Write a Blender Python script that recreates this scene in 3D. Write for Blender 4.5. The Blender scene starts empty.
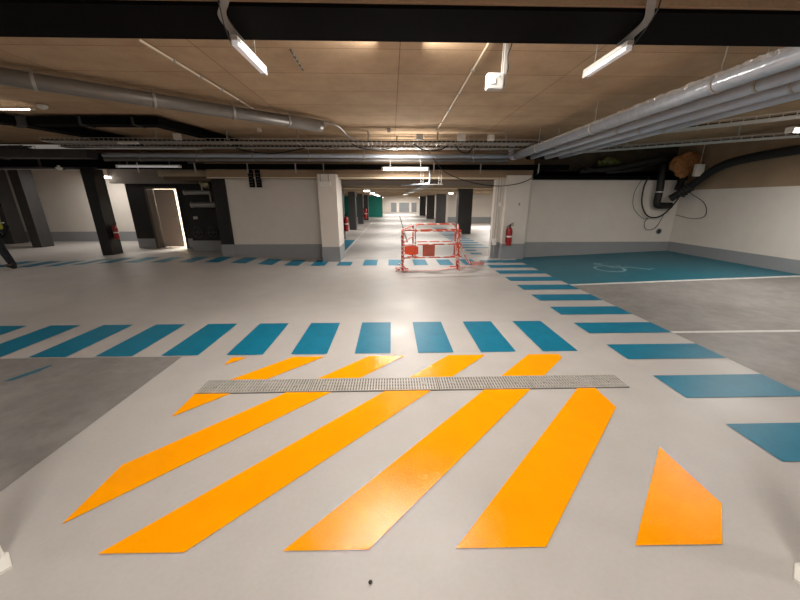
import bpy, bmesh, math, random
from mathutils import Vector, Matrix
random.seed(7)
C = bpy.context.scene.collection
PI = math.pi

# ------------------------------------------------------------------ materials
def srgb(r, g, b):
    f = lambda c: (c/255/12.92) if c/255 <= 0.04045 else ((c/255+0.055)/1.055)**2.4
    return (f(r), f(g), f(b), 1)

def mat(name, col, rough=0.6, metal=0.0, noise=None, bump=None, emit=None, spec=0.5, coat=0.0, rvar=None):
    """noise=(scale, amount) brightness mottling; bump=(scale, strength, distance)"""
    m = bpy.data.materials.new(name); m.use_nodes = True
    nt = m.node_tree; N = nt.nodes; L = nt.links
    b = N['Principled BSDF']
    b.inputs['Base Color'].default_value = srgb(*col)
    b.inputs['Roughness'].default_value = rough
    b.inputs['Metallic'].default_value = metal
    b.inputs['Specular IOR Level'].default_value = spec
    b.inputs['Coat Weight'].default_value = coat
    b.inputs['Coat Roughness'].default_value = 0.12
    tc = N.new('ShaderNodeTexCoord')
    if noise:
        mix = None
        src = None
        for k, (sc, am) in enumerate(noise if isinstance(noise, list) else [noise]):
            nz = N.new('ShaderNodeTexNoise'); nz.inputs['Scale'].default_value = sc
            nz.inputs['Detail'].default_value = 5
            L.new(tc.outputs['Object'], nz.inputs['Vector'])
            mr = N.new('ShaderNodeMapRange')
            mr.inputs['From Min'].default_value = 0.3; mr.inputs['From Max'].default_value = 0.7
            mr.inputs['To Min'].default_value = 1-am; mr.inputs['To Max'].default_value = 1+am
            L.new(nz.outputs['Fac'], mr.inputs['Value'])
            vm = N.new('ShaderNodeVectorMath'); vm.operation = 'SCALE'
            if src is None: vm.inputs[0].default_value = srgb(*col)[:3]
            else: L.new(src, vm.inputs[0])
            L.new(mr.outputs['Result'], vm.inputs['Scale'])
            src = vm.outputs[0]
        L.new(src, b.inputs['Base Color'])
    if rvar:
        nz = N.new('ShaderNodeTexNoise'); nz.inputs['Scale'].default_value = rvar[0]; nz.inputs['Detail'].default_value = 4
        L.new(tc.outputs['Object'], nz.inputs['Vector'])
        mr = N.new('ShaderNodeMapRange'); mr.inputs['From Min'].default_value = .3; mr.inputs['From Max'].default_value = .7
        mr.inputs['To Min'].default_value = max(0.02, rough-rvar[1]); mr.inputs['To Max'].default_value = rough+rvar[1]
        L.new(nz.outputs['Fac'], mr.inputs['Value']); L.new(mr.outputs['Result'], b.inputs['Roughness'])
    if bump:
        nz = N.new('ShaderNodeTexNoise'); nz.inputs['Scale'].default_value = bump[0]; nz.inputs['Detail'].default_value = 3
        L.new(tc.outputs['Object'], nz.inputs['Vector'])
        bp = N.new('ShaderNodeBump'); bp.inputs['Strength'].default_value = bump[1]; bp.inputs['Distance'].default_value = bump[2]
        L.new(nz.outputs['Fac'], bp.inputs['Height']); L.new(bp.outputs['Normal'], b.inputs['Normal'])
        if coat: L.new(bp.outputs['Normal'], b.inputs['Coat Normal'])
    if emit:
        b.inputs['Emission Color'].default_value = srgb(*emit[0]); b.inputs['Emission Strength'].default_value = emit[1]
    return m

M = {}
M['floor'] = mat('floor_light_grey_resin', (178,174,171), .46, noise=[(.7,.06),(3.5,.035),(45,.025)], bump=(60,.08,.004), rvar=(1.5,.08))
M['bay'] = mat('floor_dark_grey_resin', (130,127,124), .5, noise=[(1.2,.14),(7,.12),(25,.05)], bump=(60,.08,.004), rvar=(2,.1))
M['bluebay'] = mat('blue_floor_paint_bay', (26,100,118), .42, noise=[(2,.08)], bump=(80,.08,.003))
M['blue'] = mat('blue_floor_paint', (6,112,142), .45, noise=[(5,.10),(30,.05)], bump=(90,.15,.003), spec=.3)
M['smear'] = mat('faded_blue_paint', (58,106,124), .6, noise=[(30,.2)], spec=.15)
M['orange'] = mat('yellow_orange_floor_paint', (255,160,0), .09, noise=[(8,.03)], bump=(110,.55,.003), spec=.38)
M['wline'] = mat('white_floor_line', (205,203,200), .5, noise=(20,.08))
M['symbol'] = mat('faded_white_symbol', (126,168,176), .5, noise=(12,.15))
M['wallw'] = mat('white_wall_paint', (214,207,199), .75, noise=[(.7,.03),(5,.02)], bump=(40,.05,.01))
M['band'] = mat('grey_band_paint', (142,145,148), .55, noise=(3,.03))
M['black'] = mat('black_paint', (24,22,22), .7, noise=(4,.2))
M['steelblk'] = mat('black_paint_and_beam_shade', (7,6,6), .85, noise=(3,.2), spec=.08)  # plain black paint; on the ceiling beam it paints in the underside shade
M['dark'] = mat('dark_grey_paint', (52,50,50), .65, noise=(4,.15))
M['beamc'] = mat('brown_fibre_beam', (150,128,104), .9, noise=[(3,.08),(40,.08)], bump=(90,.4,.01))
M['greybeam'] = mat('grey_concrete_beam', (128,122,116), .8, noise=(4,.06))
M['lowceil'] = mat('corridor_ceiling_board', (176,158,134), .9, noise=[(3,.06),(50,.05)])
M['pipe'] = mat('grey_pipe', (188,196,210), .36, 0.1, noise=(8,.06))
M['foil'] = mat('crinkled_foil_jacket', (190,196,206), .22, .35, noise=(14,.08), bump=(16,.35,.012))
M['foilseam'] = mat('crumpled_foil_seam', (225,225,228), .2, .6, noise=(14,.05), bump=(60,1,.01))
M['duct'] = mat('galvanised_duct', (150,146,142), .42, .3, noise=(5,.08))
M['rduct'] = mat('dull_grey_duct', (128,122,116), .38, .3, noise=(5,.08))
M['steeldk'] = mat('shaded_steel', (34,32,30), .8, .2, noise=(10,.06))  # tray steel darkened, far left shade put into its colour
M['steel'] = mat('zinc_steel', (176,172,166), .4, .35, noise=(10,.06))
M['gold'] = mat('stained_metal_elbow', (168,160,128), .3, .85, noise=(9,.15))
M['white'] = mat('white_plastic', (226,224,218), .45, noise=(6,.02))
M['cream'] = mat('cream_conduit', (214,198,172), .5, noise=(6,.02))
M['red'] = mat('red_enamel', (156,20,24), .35, noise=(6,.05))
M['bred'] = mat('barrier_red', (214,66,44), .4, noise=(9,.1))
M['bwhite'] = mat('barrier_white', (232,226,220), .4, noise=(9,.04))
M['cabl'] = mat('black_cable_rubber', (16,15,16), .55, noise=(6,.1))
M['foam'] = mat('orange_fire_foam', (168,116,70), .95, noise=(12,.25), bump=(22,1,.05))
M['teal'] = mat('teal_wall_paint', (0,122,108), .6, noise=(2,.06))
M['door'] = mat('beige_door_leaf', (176,160,146), .5, noise=(2,.03))
M['frame'] = mat('dark_door_frame', (70,62,56), .5, noise=(3,.05))
M['shut'] = mat('grey_shutter_paint', (134,138,142), .5, noise=(3,.05))
M['col'] = mat('charcoal_column_paint', (58,57,58), .55, noise=(3,.1))
M['moss'] = mat('moss_green_lagging', (104,116,70), .9, noise=(9,.4), bump=(14,1,.06))
M['recess'] = mat('dark_recess', (70,62,50), .9, noise=(3,.3))  # darkness of the open space over the back wall put into the colour
M['offwhite'] = mat('off_white_casing', (176,174,170), .6, noise=(6,.03))
M['light'] = mat('lit_diffuser', (255,250,244), .4, emit=((255,246,235), 9))
M['lightdim'] = mat('faint_glow_white', (240,240,242), .4, emit=((250,248,255), .12))  # weak emission added for the look of white covers catching light
M['grate'] = mat('grate_steel', (188,184,178), .42, .2, noise=(12,.1))
M['slot'] = mat('drain_shadow', (96,92,88), .9, noise=(5,.1))
M['hivis'] = mat('hivis_yellow', (188,190,60), .7, noise=(9,.08))
M['reflect'] = mat('reflective_tape', (200,200,196), .3, noise=(9,.03))
M['trouser'] = mat('dark_trousers', (24,25,32), .85, noise=(12,.15))
M['skin'] = mat('skin', (176,128,104), .55, noise=(10,.05))
M['hair'] = mat('dark_hair', (28,20,16), .6, noise=(30,.3))
M['boot'] = mat('black_boot', (20,19,19), .5, noise=(9,.1))
M['orangesheet'] = mat('orange_plastic_sheet', (240,90,52), .45, noise=(7,.08))
M['redplate'] = mat('faded_red_plate', (186,92,74), .5, noise=(7,.1))
M['roomw'] = mat('lit_room_wall', (244,236,222), .7, noise=(2,.02))

def ceiling_mat():
    m = bpy.data.materials.new('wood_wool_ceiling_panels'); m.use_nodes = True
    nt = m.node_tree; N = nt.nodes; L = nt.links; b = N['Principled BSDF']
    b.inputs['Roughness'].default_value = .95
    b.inputs['Specular IOR Level'].default_value = .1
    tc = N.new('ShaderNodeTexCoord'); mp = N.new('ShaderNodeMapping')
    mp.inputs['Location'].default_value = (-.1, .1, 0)
    L.new(tc.outputs['Object'], mp.inputs['Vector'])
    br = N.new('ShaderNodeTexBrick')
    br.offset = 0; br.squash = 1
    br.inputs['Color1'].default_value = srgb(192,164,134); br.inputs['Color2'].default_value = srgb(184,156,126)
    br.inputs['Mortar'].default_value = srgb(140,112,84)
    br.inputs['Scale'].default_value = 1; br.inputs['Mortar Size'].default_value = .005
    br.inputs['Brick Width'].default_value = 2.0; br.inputs['Row Height'].default_value = .65
    L.new(mp.outputs['Vector'], br.inputs['Vector'])
    nz = N.new('ShaderNodeTexNoise'); nz.inputs['Scale'].default_value = 90; nz.inputs['Detail'].default_value = 4
    L.new(tc.outputs['Object'], nz.inputs['Vector'])
    nz2 = N.new('ShaderNodeTexNoise'); nz2.inputs['Scale'].default_value = 2.2; nz2.inputs['Detail'].default_value = 9; nz2.inputs['Roughness'].default_value = .7
    L.new(tc.outputs['Object'], nz2.inputs['Vector'])
    ad = N.new('ShaderNodeMath'); ad.operation = 'ADD'
    L.new(nz.outputs['Fac'], ad.inputs[0]); L.new(nz2.outputs['Fac'], ad.inputs[1])
    mr = N.new('ShaderNodeMapRange'); mr.inputs['From Min'].default_value = .6; mr.inputs['From Max'].default_value = 1.4
    mr.inputs['To Min'].default_value = .68; mr.inputs['To Max'].default_value = 1.24
    L.new(ad.outputs[0], mr.inputs['Value'])
    vm = N.new('ShaderNodeVectorMath'); vm.operation = 'SCALE'
    L.new(br.outputs['Color'], vm.inputs[0]); L.new(mr.outputs['Result'], vm.inputs['Scale'])
    L.new(vm.outputs[0], b.inputs['Base Color'])
    bp = N.new('ShaderNodeBump'); bp.inputs['Strength'].default_value = .5; bp.inputs['Distance'].default_value = .01
    L.new(nz.outputs['Fac'], bp.inputs['Height']); L.new(bp.outputs['Normal'], b.inputs['Normal'])
    return m
M['greybeam2'] = mat('brown_soffit', (104,88,72), .9, noise=(4,.1))
M['ceiling'] = ceiling_mat()

def tape_mat(name='red_white_tape', sc=7.0):
    m = bpy.data.materials.new(name); m.use_nodes = True
    nt = m.node_tree; N = nt.nodes; L = nt.links; b = N['Principled BSDF']
    tc = N.new('ShaderNodeTexCoord')
    wv = N.new('ShaderNodeTexWave'); wv.inputs['Scale'].default_value = sc; wv.bands_direction = 'DIAGONAL'
    L.new(tc.outputs['Object'], wv.inputs['Vector'])
    cr = N.new('ShaderNodeValToRGB'); cr.color_ramp.interpolation = 'CONSTANT'
    cr.color_ramp.elements[0].color = srgb(212,48,40); cr.color_ramp.elements[1].position = .5
    cr.color_ramp.elements[1].color = srgb(236,228,222)
    L.new(wv.outputs['Fac'], cr.inputs['Fac']); L.new(cr.outputs['Color'], b.inputs['Base Color'])
    b.inputs['Roughness'].default_value = .4
    return m
M['tape'] = tape_mat()
M['postband'] = tape_mat('red_white_banding', 2.2)

# ------------------------------------------------------------------ mesh helpers
SPLIT = {'hanger','clamp','clip','bracket','flange','lock_plate','blade','arm','ribbed_collar','end_cap','pipe'}
def obj(name, bm, m, parent=None, smooth=False, loc=None):
    if name in SPLIT and parent is not None:
        bm.verts.ensure_lookup_table(); seen = set(); comps = []
        for v in bm.verts:
            if v in seen: continue
            st = [v]; seen.add(v); comp = []
            while st:
                a = st.pop(); comp.append(a)
                for e in a.link_edges:
                    b = e.other_vert(a)
                    if b not in seen: seen.add(b); st.append(b)
            comps.append(comp)
        if len(comps) > 1:
            res = None
            for comp in comps:
                nb = bmesh.new(); mp = {v: nb.verts.new(v.co) for v in comp}
                for f in {f for v in comp for f in v.link_faces}: nb.faces.new([mp[v] for v in f.verts])
                res = obj_one(name, nb, m, parent, smooth, loc)
            bm.free(); return res
    return obj_one(name, bm, m, parent, smooth, loc)
def obj_one(name, bm, m, parent=None, smooth=False, loc=None):
    me = bpy.data.meshes.new(name)
    bmesh.ops.recalc_face_normals(bm, faces=bm.faces[:]) if bm.faces else None
    bm.to_mesh(me); bm.free()
    for x in (m if isinstance(m, (list, tuple)) else [m]): me.materials.append(x)
    if smooth:
        for p in me.polygons: p.use_smooth = True
    o = bpy.data.objects.new(name, me); C.objects.link(o)
    if parent is not None:
        o.parent = parent
        # geometry given in world coordinates: shift into parent space
        mw = parent.matrix_basis.copy()
        q = parent.parent
        while q is not None:
            mw = q.matrix_basis @ mw; q = q.parent
        me.transform(mw.inverted())
    elif loc is not None:
        me.transform(Matrix.Translation(-Vector(loc))); o.location = loc
    return o
def tag(o, label=None, cat=None, group=None, kind=None):
    if label: o['label'] = label
    if cat: o['category'] = cat
    if group: o['group'] = group
    if kind: o['kind'] = kind
    return o
def thing(name, label, cat, loc, group=None):
    o = bpy.data.objects.new(name, None); C.objects.link(o); o.location = loc; o.empty_display_size = .1
    return tag(o, label, cat, group)
def struct(name, bm, m, label=None, smooth=False):
    return tag(obj(name, bm, m, smooth=smooth), label, None, None, 'structure')
def tree_copy(root, loc, label=None, rotz=None):
    r = root.copy(); C.objects.link(r); r.location = loc
    if rotz is not None: r.rotation_euler.z = rotz
    if label: r['label'] = label
    for ch in list(root.children):
        c = ch.copy(); C.objects.link(c); c.parent = r
        for g in list(ch.children):
            d = g.copy(); C.objects.link(d); d.parent = c
    return r

def box(bm, x0, x1, y0, y1, z0, z1, bev=0, mi=0):
    r = bmesh.ops.create_cube(bm, size=1)
    vs = r['verts']
    for v in vs:
        v.co = Vector(((x0+x1)/2+v.co.x*(x1-x0), (y0+y1)/2+v.co.y*(y1-y0), (z0+z1)/2+v.co.z*(z1-z0)))
    fs = list({f for v in vs for f in v.link_faces})
    for f in fs: f.material_index = mi
    if bev:
        es = list({e for v in vs for e in v.link_edges})
        bmesh.ops.bevel(bm, geom=es, offset=bev, segments=2, affect='EDGES', profile=.7)
    return vs
def B(*a, **k):
    bm = bmesh.new(); box(bm, *a, **k); return bm
def cyl(bm, p0, p1, r0, r1=None, n=16, caps=True):
    p0 = Vector(p0); p1 = Vector(p1); r1 = r0 if r1 is None else r1
    d = p1-p0
    q = d.to_track_quat('Z', 'Y').to_matrix().to_4x4()
    bmesh.ops.create_cone(bm, cap_ends=caps, segments=n, radius1=r0, radius2=r1, depth=d.length,
                          matrix=Matrix.Translation((p0+p1)/2) @ q)
def tube(bm, pts, r, n=10, closed=False, caps=True):
    """swept tube through pts; r may be a list"""
    pts = [Vector(p) for p in pts]; k = len(pts)
    rr = r if isinstance(r, (list, tuple)) else [r]*k
    rings = []
    up = None
    for i, p in enumerate(pts):
        if closed: t = (pts[(i+1) % k]-pts[i-1])
        else: t = (pts[min(i+1, k-1)]-pts[max(i-1, 0)])
        t.normalize()
        if up is None:
            up = Vector((0,0,1)) if abs(t.z) < .9 else Vector((1,0,0))
        a = t.cross(up)
        if a.length < 1e-4: a = t.cross(Vector((1,0,0)))
        a.normalize(); b = a.cross(t).normalized(); up = b
        rings.append([bm.verts.new(p+(a*math.cos(2*PI*j/n)+b*math.sin(2*PI*j/n))*rr[i]) for j in range(n)])
    for i in range(k if closed else k-1):
        A = rings[i]; Bq = rings[(i+1) % k]
        for j in range(n): bm.faces.new((A[j], A[(j+1) % n], Bq[(j+1) % n], Bq[j]))
    if caps and not closed:
        bm.faces.new(rings[0]); bm.faces.new(rings[-1])
def smooth_path(pts, n=8, closed=False):
    P = [Vector(p) for p in pts]; out = []
    k = len(P)
    rng = range(k if closed else k-1)
    for i in rng:
        p0 = P[i-1] if (closed or i > 0) else P[0]*2-P[1]
        p1 = P[i]; p2 = P[(i+1) % k]
        p3 = P[(i+2) % k] if (closed or i+2 < k) else P[-1]*2-P[-2]
        for j in range(n):
            t = j/n
            out.append(.5*((2*p1)+(-p0+p2)*t+(2*p0-5*p1+4*p2-p3)*t*t+(-p0+3*p1-3*p2+p3)*t**3))
    if not closed: out.append(P[-1])
    return out
def lathe(bm, prof, cx, cy, n=20):
    rings = []
    for r, z in prof:
        rings.append([bm.verts.new((cx+r*math.cos(2*PI*j/n), cy+r*math.sin(2*PI*j/n), z)) for j in range(n)])
    for i in range(len(rings)-1):
        for j in range(n): bm.faces.new((rings[i][j], rings[i][(j+1) % n], rings[i+1][(j+1) % n], rings[i+1][j]))
    bm.faces.new(rings[0]); bm.faces.new(rings[-1])
def ribbon_box(bm, pts, w, h):
    """rectangular duct swept along a plan polyline (mitred)"""
    P = [Vector(p) for p in pts]; k = len(P); rings = []
    for i, p in enumerate(P):
        d1 = (P[i]-P[i-1]).normalized() if i > 0 else (P[1]-P[0]).normalized()
        d2 = (P[i+1]-P[i]).normalized() if i < k-1 else d1
        n1 = Vector((-d1.y, d1.x, 0)); n2 = Vector((-d2.y, d2.x, 0)); n = (n1+n2).normalized()
        s = 1/max(.3, n.dot(n1))
        rings.append([bm.verts.new(p+n*a*w/2*s+Vector((0,0,b*h/2))) for a, b in ((-1,-1),(1,-1),(1,1),(-1,1))])
    for i in range(k-1):
        for j in range(4): bm.faces.new((rings[i][j], rings[i][(j+1) % 4], rings[i+1][(j+1) % 4], rings[i+1][j]))
    bm.faces.new(rings[0]); bm.faces.new(rings[-1])

# ------------------------------------------------------------------ floor relief (drainage falls)
def ss(a, b, x):
    t = max(0, min(1, (x-a)/(b-a))); return t*t*(3-2*t)
def hz(x, y):
    z = 0
    if x > 3.5: z += .19*min(1, (x-3.5)/4.3)*ss(4, 6, y)*(1-ss(9.6, 12, y))
    if x < -2.2: z += .10*ss(2.2, 4.6, -x)*ss(4.6, 8, y)*(1-ss(9.6, 11, y))*(1-ss(6.5, 9, -x))
    return z
def clip(poly, a, b, c):            # keep a*x+b*y <= c
    out = []
    for i in range(len(poly)):
        p, q = poly[i], poly[(i+1) % len(poly)]
        dp = a*p[0]+b*p[1]-c; dq = a*q[0]+b*q[1]-c
        if dp <= 0: out.append(p)
        if (dp < 0 < dq) or (dq < 0 < dp):
            t = dp/(dp-dq); out.append((p[0]+t*(q[0]-p[0]), p[1]+t*(q[1]-p[1])))
    return out
def floor_patch(name, poly, m, dz, cell=.25, parent=None):
    """painted layer that follows the floor relief"""
    bm = bmesh.new()
    xs = [p[0] for p in poly]; ys = [p[1] for p in poly]
    flat = all(abs(hz(x, y)) < 1e-6 for x, y in poly) and max(xs) < 3.5 and (min(xs) > -2.2 or max(ys) < 4.6)
    if flat or cell is None:
        vs = [bm.verts.new((x, y, hz(x, y)+dz)) for x, y in poly]; bm.faces.new(vs)
    else:
        i0 = math.floor(min(xs)/cell); i1 = math.ceil(max(xs)/cell); j0 = math.floor(min(ys)/cell); j1 = math.ceil(max(ys)/cell)
        V = {}
        for i in range(i0, i1):
            strip = clip(clip(poly, -1, 0, -i*cell), 1, 0, (i+1)*cell)
            if len(strip) < 3: continue
            for j in range(j0, j1):
                c = clip(clip(strip, 0, -1, -j*cell), 0, 1, (j+1)*cell)
                if len(c) < 3: continue
                vs = []
                for p in c:
                    k = (round(p[0], 4), round(p[1], 4))
                    if k not in V: V[k] = bm.verts.new((p[0], p[1], hz(*p)+dz))
                    if V[k] not in vs: vs.append(V[k])
                if len(vs) >= 3:
                    try: bm.faces.new(vs)
                    except ValueError: pass
    for f in bm.faces:
        f.normal_update()
        if f.normal.z < 0: f.normal_flip()
    me = bpy.data.meshes.new(name); bm.to_mesh(me); bm.free(); me.materials.append(m)
    o = bpy.data.objects.new(name, me); C.objects.link(o)
    cx = sum(xs)/len(xs); cy = sum(ys)/len(ys)
    me.transform(Matrix.Translation((-cx, -cy, 0))); o.location = (cx, cy, 0)
    return o
def rect(x0, x1, y0, y1): return [(x0, y0), (x1, y0), (x1, y1), (x0, y1)]

# ------------------------------------------------------------------ the setting
tag(floor_patch('floor', rect(-17.5, 10.5, -4.5, 48.5), M['floor'], 0, .25), 'light grey resin floor of the car park', kind='structure')
tag(floor_patch('floor', rect(-12, -2.19, -4.4, 3.1), M['bay'], .002, .25), 'dark grey parking bay floor on the left', kind='structure')
tag(floor_patch('floor', rect(3.46, 7.95, -4.4, 5.93), M['bay'], .002, .25), 'dark grey parking bay floor on the right', kind='structure')
tag(floor_patch('floor', [(3.46,6.0),(7.95,5.84),(7.95,9.07),(3.46,9.07)], M['bluebay'], .003, .25), 'blue painted accessible parking bay floor', kind='structure')
tag(floor_patch('trim', [(3.46,5.91),(7.95,5.75),(7.95,5.84),(3.46,6.0)], M['wline'], .004, .25), 'thin white line along the blue bay', kind='structure').name = 'trim_1'
tag(floor_patch('trim', rect(3.46, 7.95, 3.57, 3.63), M['wline'], .004, .25), 'thin white bay line on the right dark floor', kind='structure').name = 'trim_2'
tag(floor_patch('trim', rect(-1.50, -1.43, 9.3, 30), M['wline'], .003, None), 'thin pale line along the left side of the corridor', kind='structure').name = 'trim_3'
tag(floor_patch('trim', [(.60,12.8),(.66,12.8),(1.0,38),(.9,38)], M['dark'], .003, None), 'dark joint along the corridor floor', kind='structure').name = 'trim_4'
tag(floor_patch('trim', rect(-1.37, 2.42, 9.16, 9.20), M['band'], .003, None), 'thin joint across the corridor mouth', kind='structure').name = 'trim_5'
tag(floor_patch('trim', rect(-4.4, -1.52, 10.2, 13.7), M['blue'], .003, None), 'blue painted bay at the left of the corridor mouth', kind='structure').name = 'trim_6'

struct('ceiling', B(-17.5, 8.3, -4.6, 9.7, 3.0, 3.15), M['ceiling'], 'brown wood wool ceiling panels')
struct('ceiling', B(-17.5, -4.5, 9.7, 13.9, 2.75, 2.9), M['ceiling'], 'ceiling over the left rear part')
struct('ceiling', B(-6.3, 10.5, 9.5, 48.5, 2.2, 2.35), M['lowceil'], 'low pale ceiling of the corridor')

# back right wall
struct('wall_back', B(2.82, 8.15, 9.1, 9.3, -.05, 2.15), M['wallw'], 'white back wall behind the blue bay')
struct('baseboard_back', B(2.81, 7.95, 9.07, 9.1, -.05, .45), M['band'], 'grey painted band at the foot of the back wall')
struct('wall_back', B(3.75, 8.15, 9.5, 9.7, 2.0, 3.0), M['recess'], 'wall coloured dark for the unlit space above and behind the white back wall')
struct('trim_7', B(3.75, 7.95, 9.0, 9.5, 2.10, 2.20), M['steelblk'], 'black ledge along the top of the back wall')
# right wall
struct('wall_right', B(7.95, 8.15, -4.5, 9.7, -.05, 1.84), M['wallw'], 'white right wall')
struct('wall_right', B(7.95, 8.15, -4.5, 9.7, 1.84, 3.0), M['beamc'], 'brown fibre upper part of the right wall')
struct('baseboard_right', B(7.92, 7.95, -4.5, 9.07, -.05, .455), M['band'], 'grey painted band at the foot of the right wall')
# left back wall
struct('wall_left', B(-4.4, -1.75, 9.2, 9.4, -.05, 2.12), M['wallw'], 'white wall left of the corridor mouth')
struct('baseboard_left', B(-4.4, -1.8, 9.17, 9.2, -.05, .40), M['band'], 'grey painted band at the foot of the left wall')
struct('wall_side', B(-17.7, -17.5, -4.5, 13.8, 0, 3), M['wallw'], 'white wall at the far left side')
struct('wall_front', B(-17.7, 8.0, -4.7, -4.5, 0, 3), M['wallw'], 'white wall behind the viewpoint')
struct('wall_far_left', B(-17.5, -8.8, 13.6, 13.8, 0, 2.9), M['wallw'], 'white wall of the far left parking area')
struct('baseboard_far_left', B(-17.5, -8.8, 13.57, 13.6, 0, .38), M['band'], 'grey band of the far left wall')
# portal wall (door wall)
bm = bmesh.new()
box(bm, -8.7, -8.08, 11.4, 11.7, .33, 2.1); box(bm, -7.02, -4.5, 11.4, 11.7, .33, 2.1); box(bm, -8.08, -7.02, 11.4, 11.7, 2.0, 2.1)
struct('wall_door', bm, M['black'], 'black painted wall around the open door')
bm = bmesh.new(); box(bm, -8.7, -8.08, 11.4, 11.7, 0, .33); box(bm, -7.02, -4.5, 11.4, 11.7, 0, .33)
struct('baseboard_door', bm, M['band'], 'grey base of the black wall')
bm = bmesh.new(); box(bm, -8.8, -8.7, 11.7, 13.8, 0, 2.75)
struct('wall_door_side', bm, M['wallw'], 'side wall beside the door room')
struct('wall_recess_side', B(-4.7, -4.5, 9.55, 13.9, 0, 2.75), M['black'], 'black side wall of the plant recess')
# bright room behind door
bm = bmesh.new(); box(bm, -8.7, -5.6, 13.7, 13.8, 0, 2.6); box(bm, -8.69, -8.66, 11.7, 13.7, 0, 2.6); box(bm, -5.7, -5.6, 11.7, 13.7, 0, 2.6); box(bm, -8.7, -5.6, 11.7, 13.8, 2.3, 2.6)
struct('wall_lit_room', bm, M['roomw'], 'bright walls of the room behind the open door')
# pillars
struct('wall_pillar_left', B(-1.83, -1.37, 8.6, 9.5, .4, 2.2), M['wallw'], 'white pillar left of the corridor mouth')
struct('baseboard_pillar_left', B(-1.835, -1.365, 8.595, 9.5, 0, .4), M['band'], 'grey foot of the left pillar')
struct('wall_pillar_right', B(3.05, 3.68, 8.88, 9.5, .43, 2.2), M['wallw'], 'white pillar right of the corridor mouth')
struct('baseboard_pillar_right', B(3.045, 3.685, 8.875, 9.5, 0, .43), M['band'], 'grey foot of the right pillar')
struct('trim_8', B(-4.75, 3.75, 9.0, 9.55, 2.12, 3.0), M['beamc'], 'brown beam over the corridor mouth')
struct('trim_9', B(-4.75, 3.75, 8.985, 9.0, 2.12, 2.15), M['cream'], 'pale edge along the beam')
struct('trim_10', B(-9.0, -4.5, 11.2, 11.4, 2.1, 2.75), M['greybeam'], 'grey beam over the black door wall')
struct('trim_11', B(-17.5, -8.9, 9.8, 10.2, 2.42, 2.75), M['greybeam'], 'grey beam across the far left area')
struct('trim_12', B(-17.5, 7.95, 2.24, 2.64, 2.6, 3.0), M['steelblk'], 'wide ceiling beam coloured black for its shaded underside')  # shade of the underside is put into the beam colour
struct('trim_13', B(-17.5, 7.95, 2.22, 2.24, 2.62, 3.0), M['beamc'], 'front face of the black beam, coloured brown as lit')  # lit front face gets its own lighter colour
# corridor
for k, yb in enumerate([13.7, 18.7, 23.7, 28.7, 34, 40]):
    struct('trim_%d' % (14+k), B(-6.2, 10.4, yb, yb+.5, 2.06, 2.2), M['lowceil'], 'shallow beam across the corridor ceiling')
struct('wall_corridor_left', B(-6.3, -6.1, 13.9, 34.5, 0, 2.2), M['wallw'], 'white left side wall behind the corridor columns')
struct('wall_corridor_teal', B(-6.2, -.88, 34.5, 34.7, 0, 2.2), M['teal'], 'teal painted wall down the corridor')
struct('wall_corridor_right', B(4.35, 10.4, 25.4, 25.6, 0, 2.2), M['wallw'], 'white wall behind the right corridor columns')
struct('baseboard_corridor_right', B(4.34, 10.4, 25.37, 25.4, 0, .40), M['band'], 'grey band of the corridor wall')
struct('wall_corridor_right_side', B(10.3, 10.5, 9.3, 25.5, 0, 2.2), M['wallw'], 'white far right side wall')
struct('wall_corridor_right_deep', B(4.35, 4.5, 25.6, 48, 0, 2.2), M['wallw'], 'white right wall deep in the corridor')
struct('wall_corridor_end', B(-6.2, 4.5, 48, 48.2, 0, 2.2), M['wallw'], 'white wall at the end of the corridor')
for k, (x0, x1) in enumerate([(-.05,.85),(1.1,2.65),(2.85,3.7)]):
    t = thing('roller_shutter', ['narrow grey shutter at the corridor end, leftmost of three','wide grey shutter in the middle of the corridor end wall','narrow grey shutter at the corridor end, rightmost of three'][k], 'shutter', ((x0+x1)/2, 47.95, 0), 'grey shutters at the corridor end')
    bm = bmesh.new()
    for s in range(13): box(bm, x0+.05, x1-.05, 47.93, 47.97, .1+s*.1, .19+s*.1, .01)
    obj('slat_curtain', bm, M['shut'], t)
    bm = bmesh.new(); box(bm, x0, x0+.05, 47.9, 48, 0, 1.45); box(bm, x1-.05, x1, 47.9, 48, 0, 1.45); box(bm, x0, x1, 47.9, 48, 1.4, 1.5)
    obj('frame', bm, M['bwhite'], t)

struct('trim_20', B(-6.2, 10.4, 9.55, 12.6, 2.10, 2.2), M['greybeam2'], 'brown soffit just inside the corridor mouth')
# columns
def column(name, label, x0, x1, y0, y1, z1, base=None, grp=None, m=None):
    t = thing(name, label, 'column', ((x0+x1)/2, (y0+y1)/2, 0), grp)
    obj('shaft', B(x0, x1, y0, y1, 0 if base is None else base, z1, .012), m or M['col'], t)
    if base: obj('base_band', B(x0-.004, x1+.004, y0-.004, y1+.004, 0, base, .01), M['band'], t)
    return t
ordn = ['nearest', 'second nearest', 'third nearest', 'farthest']
for k, y in enumerate([13.7, 18.7, 23.7, 28.9]):
    column('corridor_column', '%s charcoal column on the left side of the corridor' % ordn[k], -2.36, -1.98, y, y+.6, 2.06, None, 'charcoal columns left of the corridor')
for k, y in enumerate([16.2, 24.0, 30.4, 38.0]):
    column('corridor_column', '%s charcoal column on the right side of the corridor' % ordn[k], 3.27, 3.95, y, y+.5, 2.2, None, 'charcoal columns right of the corridor')
column('square_column', 'black square column with grey foot at left end of white wall', -4.74, -4.39, 9.16, 9.5, 2.12, .40, m=M['black'])
colB = column('square_column', 'black column with red extinguisher on its right side, left of the open door', -8.6, -8.30, 9.8, 10.2, 2.42, m=M['black'])
column('square_column', 'wide dark column between the walking person and far left wall', -12.6, -12.28, 11.7, 12.15, 2.75, m=M['dark'])
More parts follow.
